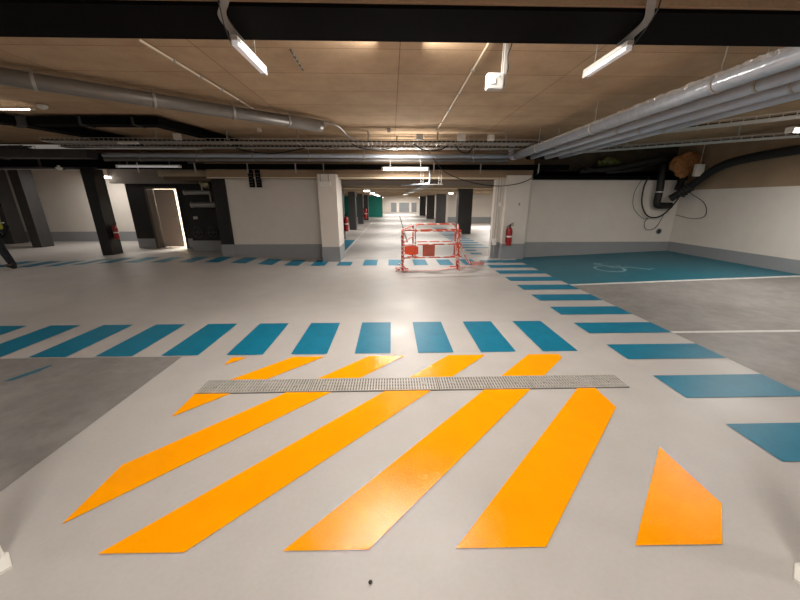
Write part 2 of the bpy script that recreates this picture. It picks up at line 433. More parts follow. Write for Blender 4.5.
column('square_column', 'dark column farthest left, partly behind the wide dark column', -14.7, -14.3, 12.7, 13.2, 2.75, m=M['dark'])

# open door
t = thing('door_1', None, None, (-8.05, 11.5, 0)); t['kind'] = 'structure'
bm = bmesh.new(); box(bm, -8.08, -8.01, 11.36, 11.72, 0, 2.0); box(bm, -7.06, -7.02, 11.36, 11.72, 0, 2.0); box(bm, -8.08, -7.02, 11.36, 11.72, 1.95, 2.0)
obj('door_frame', bm, M['frame'], t)
leaf = bmesh.new(); box(leaf, 0, .62, 0, .045, .01, 1.94, .004)
hd = bmesh.new(); cyl(hd, (.56, -.05, 1.0), (.44, -.05, 1.0), .011); cyl(hd, (.56, 0, 1.0), (.56, -.05, 1.0), .011); box(hd, .53, .59, -.008, 0, .93, 1.07, .002)
T = Matrix.Translation((-7.99, 11.66, 0)) @ Matrix.Rotation(math.radians(10), 4, 'Z')
leaf.transform(T); hd.transform(T)
lo = obj('door_leaf', leaf, M['door'], t); obj('door_handle', hd, M['steel'], lo)

# ------------------------------------------------------------------ floor markings
NUM = ['first','second','third','fourth','fifth','sixth','seventh','eighth','ninth','tenth','eleventh','twelfth','thirteenth','fourteenth','fifteenth','sixteenth','seventeenth','eighteenth','nineteenth','twentieth','twenty-first']
for i, k in enumerate(range(-7, 4)):                       # near row
    x = -.398+.675*k
    o = floor_patch('crosswalk_stripe', rect(x, x+.382, 3.12, 4.035), M['blue'], .004, .3)
    tag(o, '%s blue stripe from the left in the near row across the floor' % NUM[i], 'floor stripe', 'blue stripes of the near row')
for i in range(11):                                        # right hand crosswalk running away
    y = 1.555+.680*i
    x0 = 2.42
    o = floor_patch('crosswalk_stripe', rect(x0, 3.455, y, min(y+.355, 9.05)), M['blue'], .004, .3)
    tag(o, '%s blue stripe, counted from the nearest, in the crosswalk beside the right bays' % NUM[i], 'floor stripe', 'blue stripes of the right crosswalk')
n = 0
for k in range(-13, 6):                                    # far row
    x = -1.39+.655*k
    if x+.36 > 2.3: continue
    o = floor_patch('crosswalk_stripe', rect(x, x+.36, 8.05, 8.88 if not (-1.9 < x < -1.3) else 8.56), M['blue'], .004, .3)
    tag(o, '%s blue stripe from the left in the far row before the corridor' % NUM[n], 'floor stripe', 'blue stripes of the far row'); n += 1
for i in range(16):                                        # corridor crosswalk
    y = 9.75+.68*i
    o = floor_patch('crosswalk_stripe', rect(2.45, 3.4 if i > 1 else 2.8, y, y+.34), M['blue'], .004, .3)
    tag(o, '%s blue stripe past the right pillar inside the corridor' % NUM[i], 'floor stripe', 'blue stripes inside the corridor')
zone = [(-1.662,1.112),(1.757,1.072),(1.757,3.05),(-1.662,3.06)]
YL = ['small yellow-orange corner tip at the far left of the hatched zone',
      'short yellow-orange diagonal stripe at the left of the drain grate',
      'yellow-orange diagonal stripe ending in a point at the left edge',
      'long yellow-orange diagonal stripe, wholly left of the centre, blunt near end',
      'long yellow-orange diagonal stripe with glossy reflection at its near end',
      'yellow-orange diagonal stripe reaching the right end of the grate only',
      'detached yellow-orange five sided patch at near right corner of the zone']
for i, (u0, u1) in enumerate([(-4.95,-4.56),(-4.09,-3.76),(-3.30,-2.92),(-2.465,-2.07),(-1.612,-1.21),(-.80,-.372),(.055,.475)]):
    p = clip(clip(zone, -1, 1, -u0), 1, -1, u1)
    tag(floor_patch('hatched_stripe', p, M['orange'], .0045, None), YL[i], 'floor stripe', 'yellow-orange diagonal stripes of the hatched zone')
tag(floor_patch('paint_smear', [(-3.50,2.64),(-3.43,2.66),(-3.36,2.80),(-3.35,2.95),(-3.38,2.94),(-3.45,2.78)], M['smear'], .004, None), 'faint blue paint smear on the left dark bay', 'paint smear')
# wheelchair symbol
bm = bmesh.new()
def fpath(pts, w, n=5):
    P = smooth_path([(a, b, 0) for a, b in pts], n)
    prev = None
    for i, p in enumerate(P):
        d = (P[min(i+1, len(P)-1)]-P[max(i-1, 0)]).normalized(); nn = Vector((-d.y, d.x, 0))*w/2
        a, b = p+nn, p-nn
        a = bm.verts.new((a.x, a.y, hz(a.x, a.y)+.007)); b = bm.verts.new((b.x, b.y, hz(b.x, b.y)+.007))
        if prev: bm.faces.new((prev[0], a, b, prev[1]))
        prev = (a, b)
cx, cy = 5.1, 7.15
fpath([(cx+.28*math.cos(a)-.1, cy+.33*math.sin(a)) for a in [math.radians(q) for q in range(80, 361, 20)]], .06, 2)
fpath([(cx, cy+.40), (cx+.05, cy+.1), (cx+.4, cy+.05), (cx+.62, cy-.25), (cx+.78, cy-.2)], .07, 1)
fpath([(cx+.03, cy+.22), (cx+.32, cy+.22)], .06, 1)
fpath([(cx-.03+.07*math.cos(a), cy+.55+.07*math.sin(a)) for a in [math.radians(q) for q in range(0, 361, 40)]], .07, 1)
tag(obj('wheelchair_symbol', bm, M['symbol'], loc=(5.1,7.15,.1)), 'faded white wheelchair symbol painted on the blue bay', 'floor symbol')

# drain grate
t = thing('drain_grate', 'slotted steel drain grate set across the yellow-orange hatched zone', 'drain', (.2, 2.5, 0))
obj('channel', B(-1.66, 2.06, 2.40, 2.605, .0, .006), M['slot'], t)
sec = [(-1.655, -.72), (-.71, .40), (.41, 1.22), (1.23, 2.055)]
for a, b in sec:
    bm = bmesh.new()
    box(bm, a, b, 2.402, 2.410, .004, .014); box(bm, a, b, 2.595, 2.603, .004, .014)
    box(bm, a, a+.008, 2.40, 2.603, .004, .014); box(bm, b-.008, b, 2.40, 2.603, .004, .014)
    for yy in (2.45, 2.5, 2.55): box(bm, a, b, yy-.003, yy+.003, .004, .013)
    n = int((b-a)/.024)
    for i in range(1, n):
        x = a+(b-a)*i/n; box(bm, x-.0065, x+.0065, 2.405, 2.60, .004, .0135)
    s = obj('grate_section', bm, M['grate'], t)
    bm = bmesh.new()
    for bx in (a+.12, b-.12): cyl(bm, (bx, 2.5, .010), (bx, 2.5, .018), .022, n=14)
    obj('lock_plate', bm, M['steel'], s)
# small pebbles / stains on the floor
for k, (x, y, r, lab) in enumerate([(-.55,.78,.008,'tiny dark speck on the floor before the hatched zone'),(.08,1.0,.004,'tiny dark speck left of centre'),(-.62,1.95,.006,'tiny dark speck between two yellow-orange stripes')][:1]):
    bm = bmesh.new(); bmesh.ops.create_icosphere(bm, subdivisions=2, radius=r, matrix=Matrix.Translation((x+.45, y+.18, r*.6)))
    for v in bm.verts: v.co += Vector((random.uniform(-1,1), random.uniform(-1,1), random.uniform(-1,1)))*r*.15
    tag(obj('pebble', bm, M['dark'], loc=(x+.45, y+.18, 0)), 'tiny dark pebble lying on the floor in front of the hatched zone', 'pebble')

# ------------------------------------------------------------------ light fixtures
def area(name, loc, sx, sy, power, col=(1, .95, .88), rot=(0,0,0)):
    l = bpy.data.lights.new(name, 'AREA'); l.shape = 'RECTANGLE'; l.size = sx; l.size_y = sy; l.energy = power; l.color = col
    o = bpy.data.objects.new(name, l); C.objects.link(o); o.location = loc; o.rotation_euler = rot
    return o
def point(name, loc, r, power, col=(1,.93,.84)):
    l = bpy.data.lights.new(name, 'POINT'); l.shadow_soft_size = r; l.energy = power; l.color = col
    o = bpy.data.objects.new(name, l); C.objects.link(o); o.location = loc
    return o
def fluoro(label, x, y, z, ln=1.1, ztop=3.0, axis='x', lit=True, grp=None, r=.035, nm='fluorescent_batten'):
    t = thing(nm, label, 'ceiling light', (x, y, z), grp)
    bm = bmesh.new(); cyl(bm, (-ln/2, 0, 0), (ln/2, 0, 0), r, n=16)
    bh = bmesh.new(); box(bh, -ln/2-.05, -ln/2, -r-.01, r+.01, -r-.005, r+.01, .008); box(bh, ln/2, ln/2+.05, -r-.01, r+.01, -r-.005, r+.01, .008); box(bh, -ln/2, ln/2, -r*.7, r*.7, r*.75, r*1.5, .004)
    br = bmesh.new(); cyl(br, (-ln*.35, 0, r), (-ln*.35, 0, ztop-z), .005, n=6); cyl(br, (ln*.35, 0, r), (ln*.35, 0, ztop-z), .005, n=6)
    R = Matrix.Translation((x, y, z)) @ (Matrix.Rotation(PI/2, 4, 'Z') if axis == 'y' else Matrix())
    for q in (bm, bh, br): q.transform(R)
    obj('tube', bm, M['light'] if lit else M['lightdim'], t, smooth=False)
    obj('housing', bh, M['white'], t); obj('hanger', br, M['steel'], t)
    return t
fluoro('lit fluorescent batten hanging over the corridor mouth', .36, 8.5, 2.31, 1.06)
area('key_mouth', (.36, 8.5, 2.26), 1.05, .08, 62)
area('key_mouth_up', (.36, 8.42, 2.36), 1.05, .06, 12, rot=(PI,0,0))
fluoro('lit fluorescent batten hidden just behind the black ceiling beam', .1, 3.15, 2.90, 1.2)
area('key_near', (.1, 3.15, 2.83), 1.2, .08, 78)
area('key_near_up', (.1, 3.15, 2.94), 1.2, .05, 16, rot=(PI,0,0))
area('hall_back_a', (0, -1.6, 2.85), 1.2, .1, 110)
area('hall_back_b', (5.8, -.5, 2.85), 1.2, .1, 75)
area('hall_back_c', (-6.5, -.5, 2.85), 1.2, .1, 50)
area('hall_left', (-9.0, 3.6, 2.9), 1.2, .1, 55)
area('hall_far_left', (-13, 6.5, 2.7), 1.2, .1, 30)
area('far_left_rear', (-10.5, 12.4, 2.6), 1.2, .1, 42)
area('hall_right', (6.05, 4.85, 2.45), 1.0, .1, 62)
area('far_end', (1.5, 46, 2.0), 4, .5, 130)
area('door_room', (-7.2, 12.9, 2.25), 1.2, .6, 240, (1,.92,.82))
area('key_near_side_a', (.30, 3.15, 2.86), .05, .9, 20, rot=(0,-PI/2,0))
area('key_near_side_b', (-.10, 3.15, 2.86), .05, .9, 16, rot=(0,PI/2,0))
area('key_mouth_side', (.36, 8.46, 2.31), 1.0, .05, 26, rot=(-PI/2,0,0))
# corridor lights
k = 0
for y in (11.8, 17.0, 22.0, 27.0, 32.5, 39, 45):
    for x in (-1.2, 3.9):
        if y == 11.8: continue
        fluoro('small lit batten under the corridor ceiling, %s from the mouth on the %s' % (NUM[k//2], 'left' if x < 0 else 'right'), x, y, 2.05, .28, 2.2, lit=True, grp='lit battens under the corridor ceiling', r=.035)
        k += 1
for y, p in ((13.3, 85), (18, 105), (24.5, 110), (31.5, 130), (40, 260)):
    area('corridor_%d' % int(y), (.9, y, 2.02), 3.5, .5, p, (1, .96, .90))
area('corridor_side_right', (6.5, 20, 2.1), 2, .5, 230)
area('corridor_side_left', (-4, 20, 2.1), 1.5, .5, 60)
# left battens
fluoro('short lit batten at the top of the black column, far left', -8.95, 11.0, 2.28, 1.5, 2.75, axis='y')
fluoro('unlit white batten hanging under the grey pipes on the left', -5.95, 8.70, 2.37, 1.45, 2.5, lit=False, r=.025)
fluoro('thin lit batten under the ceiling at the left edge of the frame', -6.2, 5.82, 2.92, 1.2, 3.0, lit=True, r=.008)
fluoro('white batten above the right wall at the right edge', 6.05, 4.85, 2.5, .9, 3.0, lit=True, r=.03)

# two slim battens under the black beam with curved flexible conduit
def slim(label, x, s):
    t = thing('slim_led_batten', label, 'ceiling light', (x, 2.64, 2.5), 'slim battens hung under the black beam')
    bm = bmesh.new(); box(bm, x-.019, x+.019, 2.40, 2.87, 2.475, 2.505, .006); obj('diffuser', bm, M['lightdim'], t)
    bm = bmesh.new(); box(bm, x-.022, x+.022, 2.395, 2.875, 2.505, 2.53, .004); box(bm, x-.024, x+.024, 2.86, 2.885, 2.47, 2.53, .004); obj('housing', bm, M['steel'], t)
    bm = bmesh.new()
    for yy, zz in ((2.43, 2.6), (2.84, 3.0)):
        cyl(bm, (x-s*.035, yy, 2.47), (x-s*.035, yy, zz), .003, n=6)
    obj('hanger', bm, M['steel'], t)
    # flexible flat conduit curling round the beam
    P = smooth_path([(x+s*.0, 2.50, 2.535), (x-s*.02, 2.41, 2.565), (x-s*.005, 2.28, 2.575), (x+s*.07, 2.16, 2.58), (x+s*.12, 2.09, 2.63), (x+s*.14, 2.06, 2.8), (x+s*.14, 2.06, 2.99)], 6)
    bm = bmesh.new(); prev = None
    for p in P:
        a = bm.verts.new(p+Vector((-.024,0,0))); b = bm.verts.new(p+Vector((.024,0,0)))
        c = bm.verts.new(p+Vector((.024,.006,.008))); d = bm.verts.new(p+Vector((-.024,.006,.008)))
        cur = [a,b,c,d]
        if prev:
            for j in range(4): bm.faces.new((prev[j], prev[(j+1) % 4], cur[(j+1) % 4], cur[j]))
        prev = cur
    obj('flexible_conduit', bm, M['duct'], t)
    bm = bmesh.new(); tube(bm, [(x-s*.035, 2.42, 2.51), (x+s*.0, 2.28, 2.53), (x+s*.055, 2.12, 2.56), (x+s*.07, 2.08, 2.65), (x+s*.07, 2.08, 2.99)], .004, 6); obj('cable', bm, M['cabl'], t)
slim('slim white batten on a curved conduit under the black beam, on the left', -.96, 1)
slim('slim white batten on a curved conduit under the black beam, on the right', 1.53, -1)

# ------------------------------------------------------------------ detector box on drop rod
t = thing('detector_box', 'white detector box on a thin drop rod below the ceiling panels', 'detector', (.945, 3.3, 3.0))
obj('housing', B(.862, 1.01, 3.27, 3.35, 2.51, 2.635, .012), M['offwhite'], t)
bm = bmesh.new(); cyl(bm, (.955, 3.268, 2.61), (.955, 3.262, 2.61), .008); box(bm, .885, .935, 3.265, 3.27, 2.55, 2.60); obj('sensor_window', bm, M['lightdim'], t)
bm = bmesh.new(); box(bm, 1.0, 1.03, 3.28, 3.31, 2.53, 3.0, .003); box(bm, .985, .99, 3.29, 3.30, 2.63, 3.0); obj('drop_rod', bm, M['steel'], t)
bm = bmesh.new(); tube(bm, smooth_path([(1.035,3.28,3.0),(1.05,3.27,2.85),(1.025,3.27,2.76),(1.04,3.28,2.66),(1.01,3.3,2.62)], 6), .005, 6); obj('cable', bm, M['cabl'], t)

# ------------------------------------------------------------------ surface conduits on the ceiling
def conduit(label, p0, p1, r=.012, m='cream'):
    t = thing('ceiling_conduit', label, 'conduit', p0)
    bm = bmesh.new(); cyl(bm, p0, p1, r, n=8); obj('pipe', bm, M[m], t)
    bm = bmesh.new()
    P0 = Vector(p0); P1 = Vector(p1)
    for k in range(1, 5):
        p = P0.lerp(P1, k/5); cyl(bm, p-Vector((r*1.8,0,0)), p+Vector((r*1.8,0,0)), r*1.5, n=8)
    obj('clip', bm, M['steel'], t)
conduit('thin cream conduit running up the ceiling left of centre', (-2.31,3.6,2.975), (-2.2,5.9,2.975))
conduit('thin cream conduit running up the ceiling right of centre', (.93,3.4,2.975), (.975,7.55,2.975))
conduit('short dark conduit on the ceiling near the left slim batten', (-.985,3.8,2.985), (-.998,4.33,2.985), .008, 'frame')

# ------------------------------------------------------------------ pipes
def pipe_clamps(bm, P0, P1, r, n, ztop):
    P0 = Vector(P0); P1 = Vector(P1); d = (P1-P0).normalized()
    for k in range(n):
        p = P0.lerp(P1, (k+.5)/n)
        cyl(bm, p-d*.012, p+d*.012, r+.008, n=18)
        cyl(bm, p+Vector((0,0,r)), (p.x, p.y, ztop-.005), .006, n=6)
# four parallel pipes on the right
specs = [(3.10, .085, 2.62, 'foil', 'foil jacketed grey pipe, leftmost and thickest of the four parallel pipes'),
         (3.50, .055, 2.60, 'pipe', 'grey pipe second from the left of the four parallel pipes'),
         (3.86, .058, 2.60, 'pipe', 'grey pipe third from the left of the four parallel pipes'),
         (4.20, .045, 2.60, 'pipe', 'slimmest grey pipe, rightmost of the four parallel pipes')]
for i, (x, r, z, m, lab) in enumerate(specs):
    t = thing('overhead_pipe', lab, 'pipe', (x, 5, z), 'parallel pipes under the ceiling on the right')
    yend = 8.55
    bm = bmesh.new(); cyl(bm, (x, -4.4, z), (x, yend, z), r, n=24); obj('run', bm, M[m], t, smooth=False)
    for p in t.children[-1].data.polygons: p.use_smooth = len(p.vertices) == 4
    if m == 'foil':
        bm = bmesh.new(); prev = None
        for q in range(260):
            yy_ = -1+q*.036; w_ = .03+.018*random.random(); dz_ = .004+.016*random.random(); a0 = 2.35+random.uniform(-.12,.12)
            pts_ = [Vector((x+(r+.001)*math.cos(a0+.45), yy_, z+(r+.001)*math.sin(a0+.45))), Vector((x+(r+dz_)*math.cos(a0), yy_, z+(r+dz_)*math.sin(a0))), Vector((x+(r+.001)*math.cos(a0-.45), yy_, z+(r+.001)*math.sin(a0-.45)))]
            cur = [bm.verts.new(p) for p in pts_]
            if prev:
                for j in range(2): bm.faces.new((prev[j], prev[j+1], cur[j+1], cur[j]))
            prev = cur
        obj('foil_seam', bm, M['foilseam'], t)
    bm = bmesh.new(); pipe_clamps(bm, (x, .5, z), (x, 8.3, z), r, 4, 3.0); obj('clamp', bm, M['steel'], t)
    bm = bmesh.new()
    tube(bm, smooth_path([(x, yend-.02, z), (x, yend+.16, z), (x-.03, yend+.25, z+.03), (x-.04, yend+.28, z+.14), (x-.04, yend+.28, 2.96)], 5), r*.9, 14); obj('elbow', bm, M['cabl'] if i else M['pipe'], t, smooth=True)
# transverse pipes
for y, z, r, x0, x1, m, lab in ((8.72, 2.63, .05, -7.0, 2.95, 'pipe', 'grey pipe crossing above the corridor mouth, nearer and higher of the pair'),
                         (8.86, 2.55, .045, -7.1, 3.0, 'duct', 'dull metal pipe crossing above the corridor mouth, behind the grey one')):
    t = thing('overhead_pipe', lab, 'pipe', (-2, y, z), 'pipes crossing above the corridor mouth')
    bm = bmesh.new(); cyl(bm, (x0, y, z), (x1, y, z), r, n=20); o = obj('run', bm, M[m], t)
    for p in o.data.polygons: p.use_smooth = len(p.vertices) == 4
    bm = bmesh.new(); pipe_clamps(bm, (x0+.2, y, z), (x1-.2, y, z), r, 7, 3.0); obj('clamp', bm, M['steel'], t)
t = thing('cable_channel', 'black square cable channel below the grey crossing pipe', 'channel', (-1, 8.9, 2.4))
obj('trunking', B(-7.3, 4.6, 8.82, 8.95, 2.33, 2.45, .006), M['steelblk'], t)
bm = bmesh.new()
for x in (-6.3, -4.9, -3.6, -2.4, -1.7, 1.1, 2.3, 3.8): box(bm, x-.012, x+.012, 8.80, 8.82, 2.24, 2.47)
obj('bracket', bm, M['steel'], t)
# grey round duct top left
t = thing('round_duct', 'long grey round duct running diagonally under the ceiling, upper left', 'duct', (-3, 5, 2.85))
A0 = Vector((-6.1, 2.75, 2.86)); A1 = Vector((-1.26, 6.58, 2.86))
bm = bmesh.new(); cyl(bm, A0, A1, .088, n=28); o = obj('run', bm, M['rduct'], t)
for p in o.data.polygons: p.use_smooth = len(p.vertices) == 4
bm = bmesh.new(); d = (A1-A0).normalized()
for f in (.42, .60, .76, .90):
    p = A0.lerp(A1, f); cyl(bm, p-d*.015, p+d*.015, .1, n=28)
    cyl(bm, p+Vector((0,0,.1)), (p.x, p.y, 2.995), .006, n=6)
obj('clamp', bm, M['steel'], t)
bm = bmesh.new(); cyl(bm, A0.lerp(A1, .905), A0.lerp(A1, .99), .1, n=28); cyl(bm, A1, A1+d*.03, .08, n=20); o = obj('end_collar', bm, M['duct'], t)
bm = bmesh.new(); tube(bm, smooth_path([A1-d*.3+Vector((0,0,.05)), A1+Vector((0,0,.08)), A1+d*.25+Vector((.05,.15,.07)), A1+Vector((.35,1.0,.02)), A1+Vector((.45,1.5,0))], 6), .022, 8); obj('drain_hose', bm, M['duct'], t, smooth=True)
# black rectangular ducts left
t = thing('rectangular_duct', 'black rectangular duct with a bend under the ceiling on the left', 'duct', (-5, 6.1, 2.8))
bm = bmesh.new(); ribbon_box(bm, [(-6.3,6.55,2.90), (-4.17,6.55,2.90), (-3.72, 8.7, 2.90)], .26, .12); obj('run', bm, M['steelblk'], t)
bm = bmesh.new()
for x in (-5.4, -4.5): box(bm, x-.02, x+.02, 6.405, 6.70, 2.83, 2.97)
obj('flange', bm, M['dark'], t)
t = thing('rectangular_duct', 'black rectangular duct slanting away at the left edge', 'duct', (-6.5, 6.5, 2.8))
bm = bmesh.new(); ribbon_box(bm, [(-7.8,5.4,2.90), (-6.55,6.55,2.90), (-6.1,8.7,2.90)], .30, .13); obj('run', bm, M['steelblk'], t)
bm = bmesh.new(); ribbon_box(bm, [(-6.60,6.50,2.90), (-6.53,6.60,2.90)], .34, .16); obj('flange', bm, M['dark'], t)
t = thing('rectangular_duct', 'wide dark air duct crossing the far left ceiling behind cable trays', 'duct', (-10, 9, 2.6))
obj('run', B(-17.3, -5.6, 9.15, 9.75, 2.40, 2.72, .01), M['steelblk'], t)
bm = bmesh.new()
for x in range(-17, -5, 2): box(bm, x, x+.05, 9.13, 9.77, 2.38, 2.74)
obj('flange', bm, M['dark'], t)
t = thing('rectangular_duct', 'dark lower duct crossing the left hall near the cable tray', 'duct', (-10, 8.3, 2.6))
obj('run', B(-17.3, -6.9, 8.15, 8.45, 2.50, 2.68, .01), M['dark'], t)
bm = bmesh.new()
for x in (-14, -11.5, -9, -7.2): cyl(bm, (x,8.3,2.67), (x,8.3,2.995), .006, n=6)
obj('hanger', bm, M['steel'], t)
bm = bmesh.new()
for x in range(-17, -7, 2): box(bm, x, x+.05, 8.13, 8.47, 2.48, 2.7)
obj('flange', bm, M['dark'], t)

# ------------------------------------------------------------------ wire cable trays
def tray(label, p0, p1, w=.3, h=.06, cables=5, ztop=3.0, step=.1, grp='wire cable trays', met='steel', r=.006):
    t = thing('cable_tray', label, 'cable tray', p0, grp)
    P0 = Vector(p0); P1 = Vector(p1); d = (P1-P0); L_ = d.length; d.normalize(); n = Vector((-d.y, d.x, 0)).normalized()
    bm = bmesh.new()
    def wire(a, b): cyl(bm, a, b, r, n=4, caps=False)
    for a in (-.5, -.25, 0, .25, .5): wire(P0+n*w*a, P1+n*w*a)
    for a in (-.5, .5):
        wire(P0+n*w*a+Vector((0,0,h)), P1+n*w*a+Vector((0,0,h)))
    k = int(L_/step)
    for i in range(k+1):
        p = P0+d*L_*i/k
        wire(p-n*w/2, p+n*w/2)
        wire(p-n*w/2, p-n*w/2+Vector((0,0,h))); wire(p+n*w/2, p+n*w/2+Vector((0,0,h)))
    obj('basket', bm, M[met], t)
    if cables:
        bm = bmesh.new()
        for c in range(cables):
            off = (c-(cables-1)/2)*w/(cables+1)
            pts = [P0+d*L_*q/14+n*(off+random.uniform(-.02,.02))+Vector((0,0,.018+random.uniform(0,.015))) for q in range(15)]
            tube(bm, pts, random.uniform(.008,.014), 6)
        obj('cable_bundle', bm, M['cabl'], t)
    bm = bmesh.new(); kk = max(2, int(L_/1.5))
    for i in range(kk):
        p = P0+d*L_*(i+.5)/kk
        box(bm, p.x-.015, p.x+.015, p.y-.015, p.y+.015, p.z-.02, ztop)
        a, b = p-n*w*.55, p+n*w*.55; cyl(bm, a-Vector((0,0,.012)), b-Vector((0,0,.012)), .01, n=6)
    obj('hanger', bm, M['steel'], t)
    return t
tray('wire cable tray crossing the hall below the ceiling, nearer one', (-7.3,7.75,2.76), (3.3,7.75,2.76), .32)
tray('wire cable tray crossing the hall, farther one behind the nearer tray', (-7.5,8.3,2.74), (4.4,8.3,2.74), .25, cables=6)
tray('wire cable tray running toward the right edge under the ceiling', (4.6,6.95,2.78), (7.75,3.75,2.78), .28, cables=3, step=.14, r=.010)
tray('wire cable tray crossing above the blue bay to the right wall', (4.5,8.2,2.66), (7.35,6.1,2.66), .25, cables=4, step=.14, r=.009)
tray('low cable tray running down the corridor ceiling', (1.15,9.8,2.02), (1.0,30,2.02), .3, cables=3, ztop=2.2, step=.25)
tray('cable tray over the far left area', (-17,7.2,2.62), (-7.6,7.6,2.62), .3, cables=4, step=.2, met='steeldk')

t = thing('cable_drop', 'vertical grey cable drop and rods hanging above the middle of the corridor mouth', 'cable drop', (1.05, 8.93, 2.3))
bm = bmesh.new()
for x in (.78, .84, 1.25, 1.31): cyl(bm, (x,8.9,1.98), (x,8.9,2.33), .007, n=6)
box(bm, .72, 1.36, 8.86, 8.94, 1.965, 1.98)
obj('hanger', bm, M['steel'], t)
bm = bmesh.new(); tube(bm, smooth_path([(1.0,8.9,2.34),(1.01,8.9,2.2),(1.0,8.9,2.02),(.95,8.92,2.0),(.7,9.2,1.99),(.3,9.9,2.0)],5), .02, 8); obj('conduit', bm, M['pipe'], t, smooth=True)
# bundles of loose cable hanging from the trays
def cable(label, pts, r=.008, n=8, nm='hanging_cable', closed=False):
    bm = bmesh.new(); tube(bm, smooth_path(pts, n, closed), r, 6, closed)
    return tag(obj(nm, bm, M['cabl'], smooth=True, loc=pts[0]), label, 'cable')
cable('black cable sagging across the top of the right white pillar', [(.95,8.7,2.72),(1.35,8.7,2.28),(2.0,8.72,2.03),(2.8,8.75,1.93),(3.5,8.8,2.05),(3.9,8.85,2.34)], .011)
cable('thin cable drooping in front of the dark recess on the right', [(4.3,8.3,2.72),(4.7,8.4,2.42),(5.3,8.5,2.26),(6.0,8.6,2.42),(6.3,8.6,2.72)], .012)
cable('thin cable drooping below the left cable tray', [(-3.6,8.3,2.74),(-3.3,8.25,2.66),(-2.7,8.25,2.62),(-2.0,8.3,2.74)], .014)
cable('cable arching between trays near the centre', [(-.9,7.8,2.8),(-.7,7.9,2.70),(-.3,8.1,2.68),(.1,8.3,2.76)], .014)
cable('twisted cable loop hanging under tray right of centre', [(1.4,7.8,2.78),(1.55,7.8,2.62),(1.75,7.9,2.60),(1.9,8.0,2.76)], .016)
cable('second twisted cable loop hanging beside the tray joint box', [(.5,7.8,2.76),(.75,7.8,2.64),(1.1,7.9,2.66),(1.3,8.0,2.76)], .016)
cable('white-lit thin cable arching down from the right ceiling', [(4.9,4.6,2.8),(5.5,4.4,2.84),(6.0,4.35,2.82),(6.3,4.3,2.74)], .008)
cable('large black cable loop hanging on the back wall in the corner', [(6.89,9.0,2.2),(6.79,8.98,1.9),(6.83,8.98,1.5),(7.02,8.98,1.2),(7.27,8.98,1.12),(7.52,8.98,1.22),(7.72,8.95,1.5),(7.77,8.9,1.7)], .018)
cable('thin grey cable outlining the large loop on the back wall', [(6.77,9.05,2.15),(6.62,9.05,1.8),(6.67,9.05,1.4),(6.97,9.05,1.12),(7.17,9.05,1.08)], .006)
cable('small cable loop below the large black loop', [(7.12,9.03,1.12),(7.05,9.02,.95),(7.15,9.02,.80),(7.37,9.02,.82),(7.49,9.03,1.0),(7.57,9.03,1.25)], .007)
cable('thin cable loop against the right wall by the corner', [(7.87,8.7,1.75),(7.93,8.3,1.5),(7.93,8.2,1.2),(7.89,8.5,1.12),(7.77,8.9,1.2)], .007)

rg = random.Random(3)
for q in range(12):
    x = -1.6+q*.38+rg.uniform(-.12,.12); w_ = rg.uniform(.25,.6); dr = rg.uniform(.05,.14)
    bm = bmesh.new(); y_ = rg.uniform(7.7,8.3)
    tube(bm, smooth_path([(x,y_,2.80),(x+w_*.3,y_+.03,2.80-dr),(x+w_*.7,y_+rg.uniform(-.1,.1),2.80-dr*.9),(x+w_,y_+.05,2.82)], 5), .009, 6)
    tag(obj('loose_cable', bm, M['rduct'], smooth=True, loc=(x,y_,2.8)), 'loose grey cable drooping between the two wire trays above the corridor mouth', 'cable', 'loose grey cables at the crossing trays')
# junction boxes
jb = [(1.515,7.55,2.86,'white junction box on the cable tray right of centre, larger one'),
      (.62,7.55,2.86,'white junction box on the cable tray beside thin conduit end'),
      (2.15,7.55,2.85,'white junction box on the cable tray, rightmost of three'),
      (-4.45,7.55,2.84,'white junction box on the tray at left, tilted one'),
      (-.03,7.5,2.965,'small white bracket on ceiling left of the thin conduit end'),
      (-2.72,7.5,2.965,'small white bracket on ceiling below the round duct')]
for i, (x, y, z, lab) in enumerate(jb):
    s = .085 if i in (0,) else (.07 if i < 4 else .035)
    t = thing('junction_box', lab, 'junction box', (x, y, z), 'junction boxes along the ceiling trays')
    obj('housing', B(x-s, x+s, y-.04, y+.04, z-s*.85, z+s*.85, .01), M['white'], t)
    obj('lid', B(x-s*.8, x+s*.8, y-.048, y-.038, z-s*.65, z+s*.65, .003), M['white'], t)
t = thing('junction_box', 'white flat lamp box hanging low under the left cable tray', 'junction box', (-5.55,7.75,2.7)); obj('housing', B(-5.75,-5.35,7.6,7.68,2.71,2.755,.01), M['white'], t); obj('lid', B(-5.73,-5.37,7.595,7.605,2.72,2.745), M['white'], t)
t = thing('junction_box', 'white box at the right edge under the ceiling, tilted', 'junction box', (6.35,4.3,2.7))
bm = bmesh.new(); box(bm, -.05,.05,-.04,.04,-.04,.04,.008); bm.transform(Matrix.Translation((6.35,4.3,2.72)) @ Matrix.Rotation(.6,4,'Y')); obj('housing', bm, M['white'], t)
bm = bmesh.new(); cyl(bm, (6.35,4.3,2.75), (6.35,4.3,3.0), .005, n=6); obj('hanger', bm, M['steel'], t)
t = thing('detector_box', 'white box hanging on a short rod in front of the right wall', 'detector', (7.62,8.3,2.9))
obj('housing', B(7.45,7.66,8.25,8.33,2.14,2.42,.01), M['white'], t)
bm = bmesh.new(); cyl(bm, (7.56,8.3,2.4), (7.56,8.3,2.99), .008, n=6); obj('drop_rod', bm, M['steel'], t)
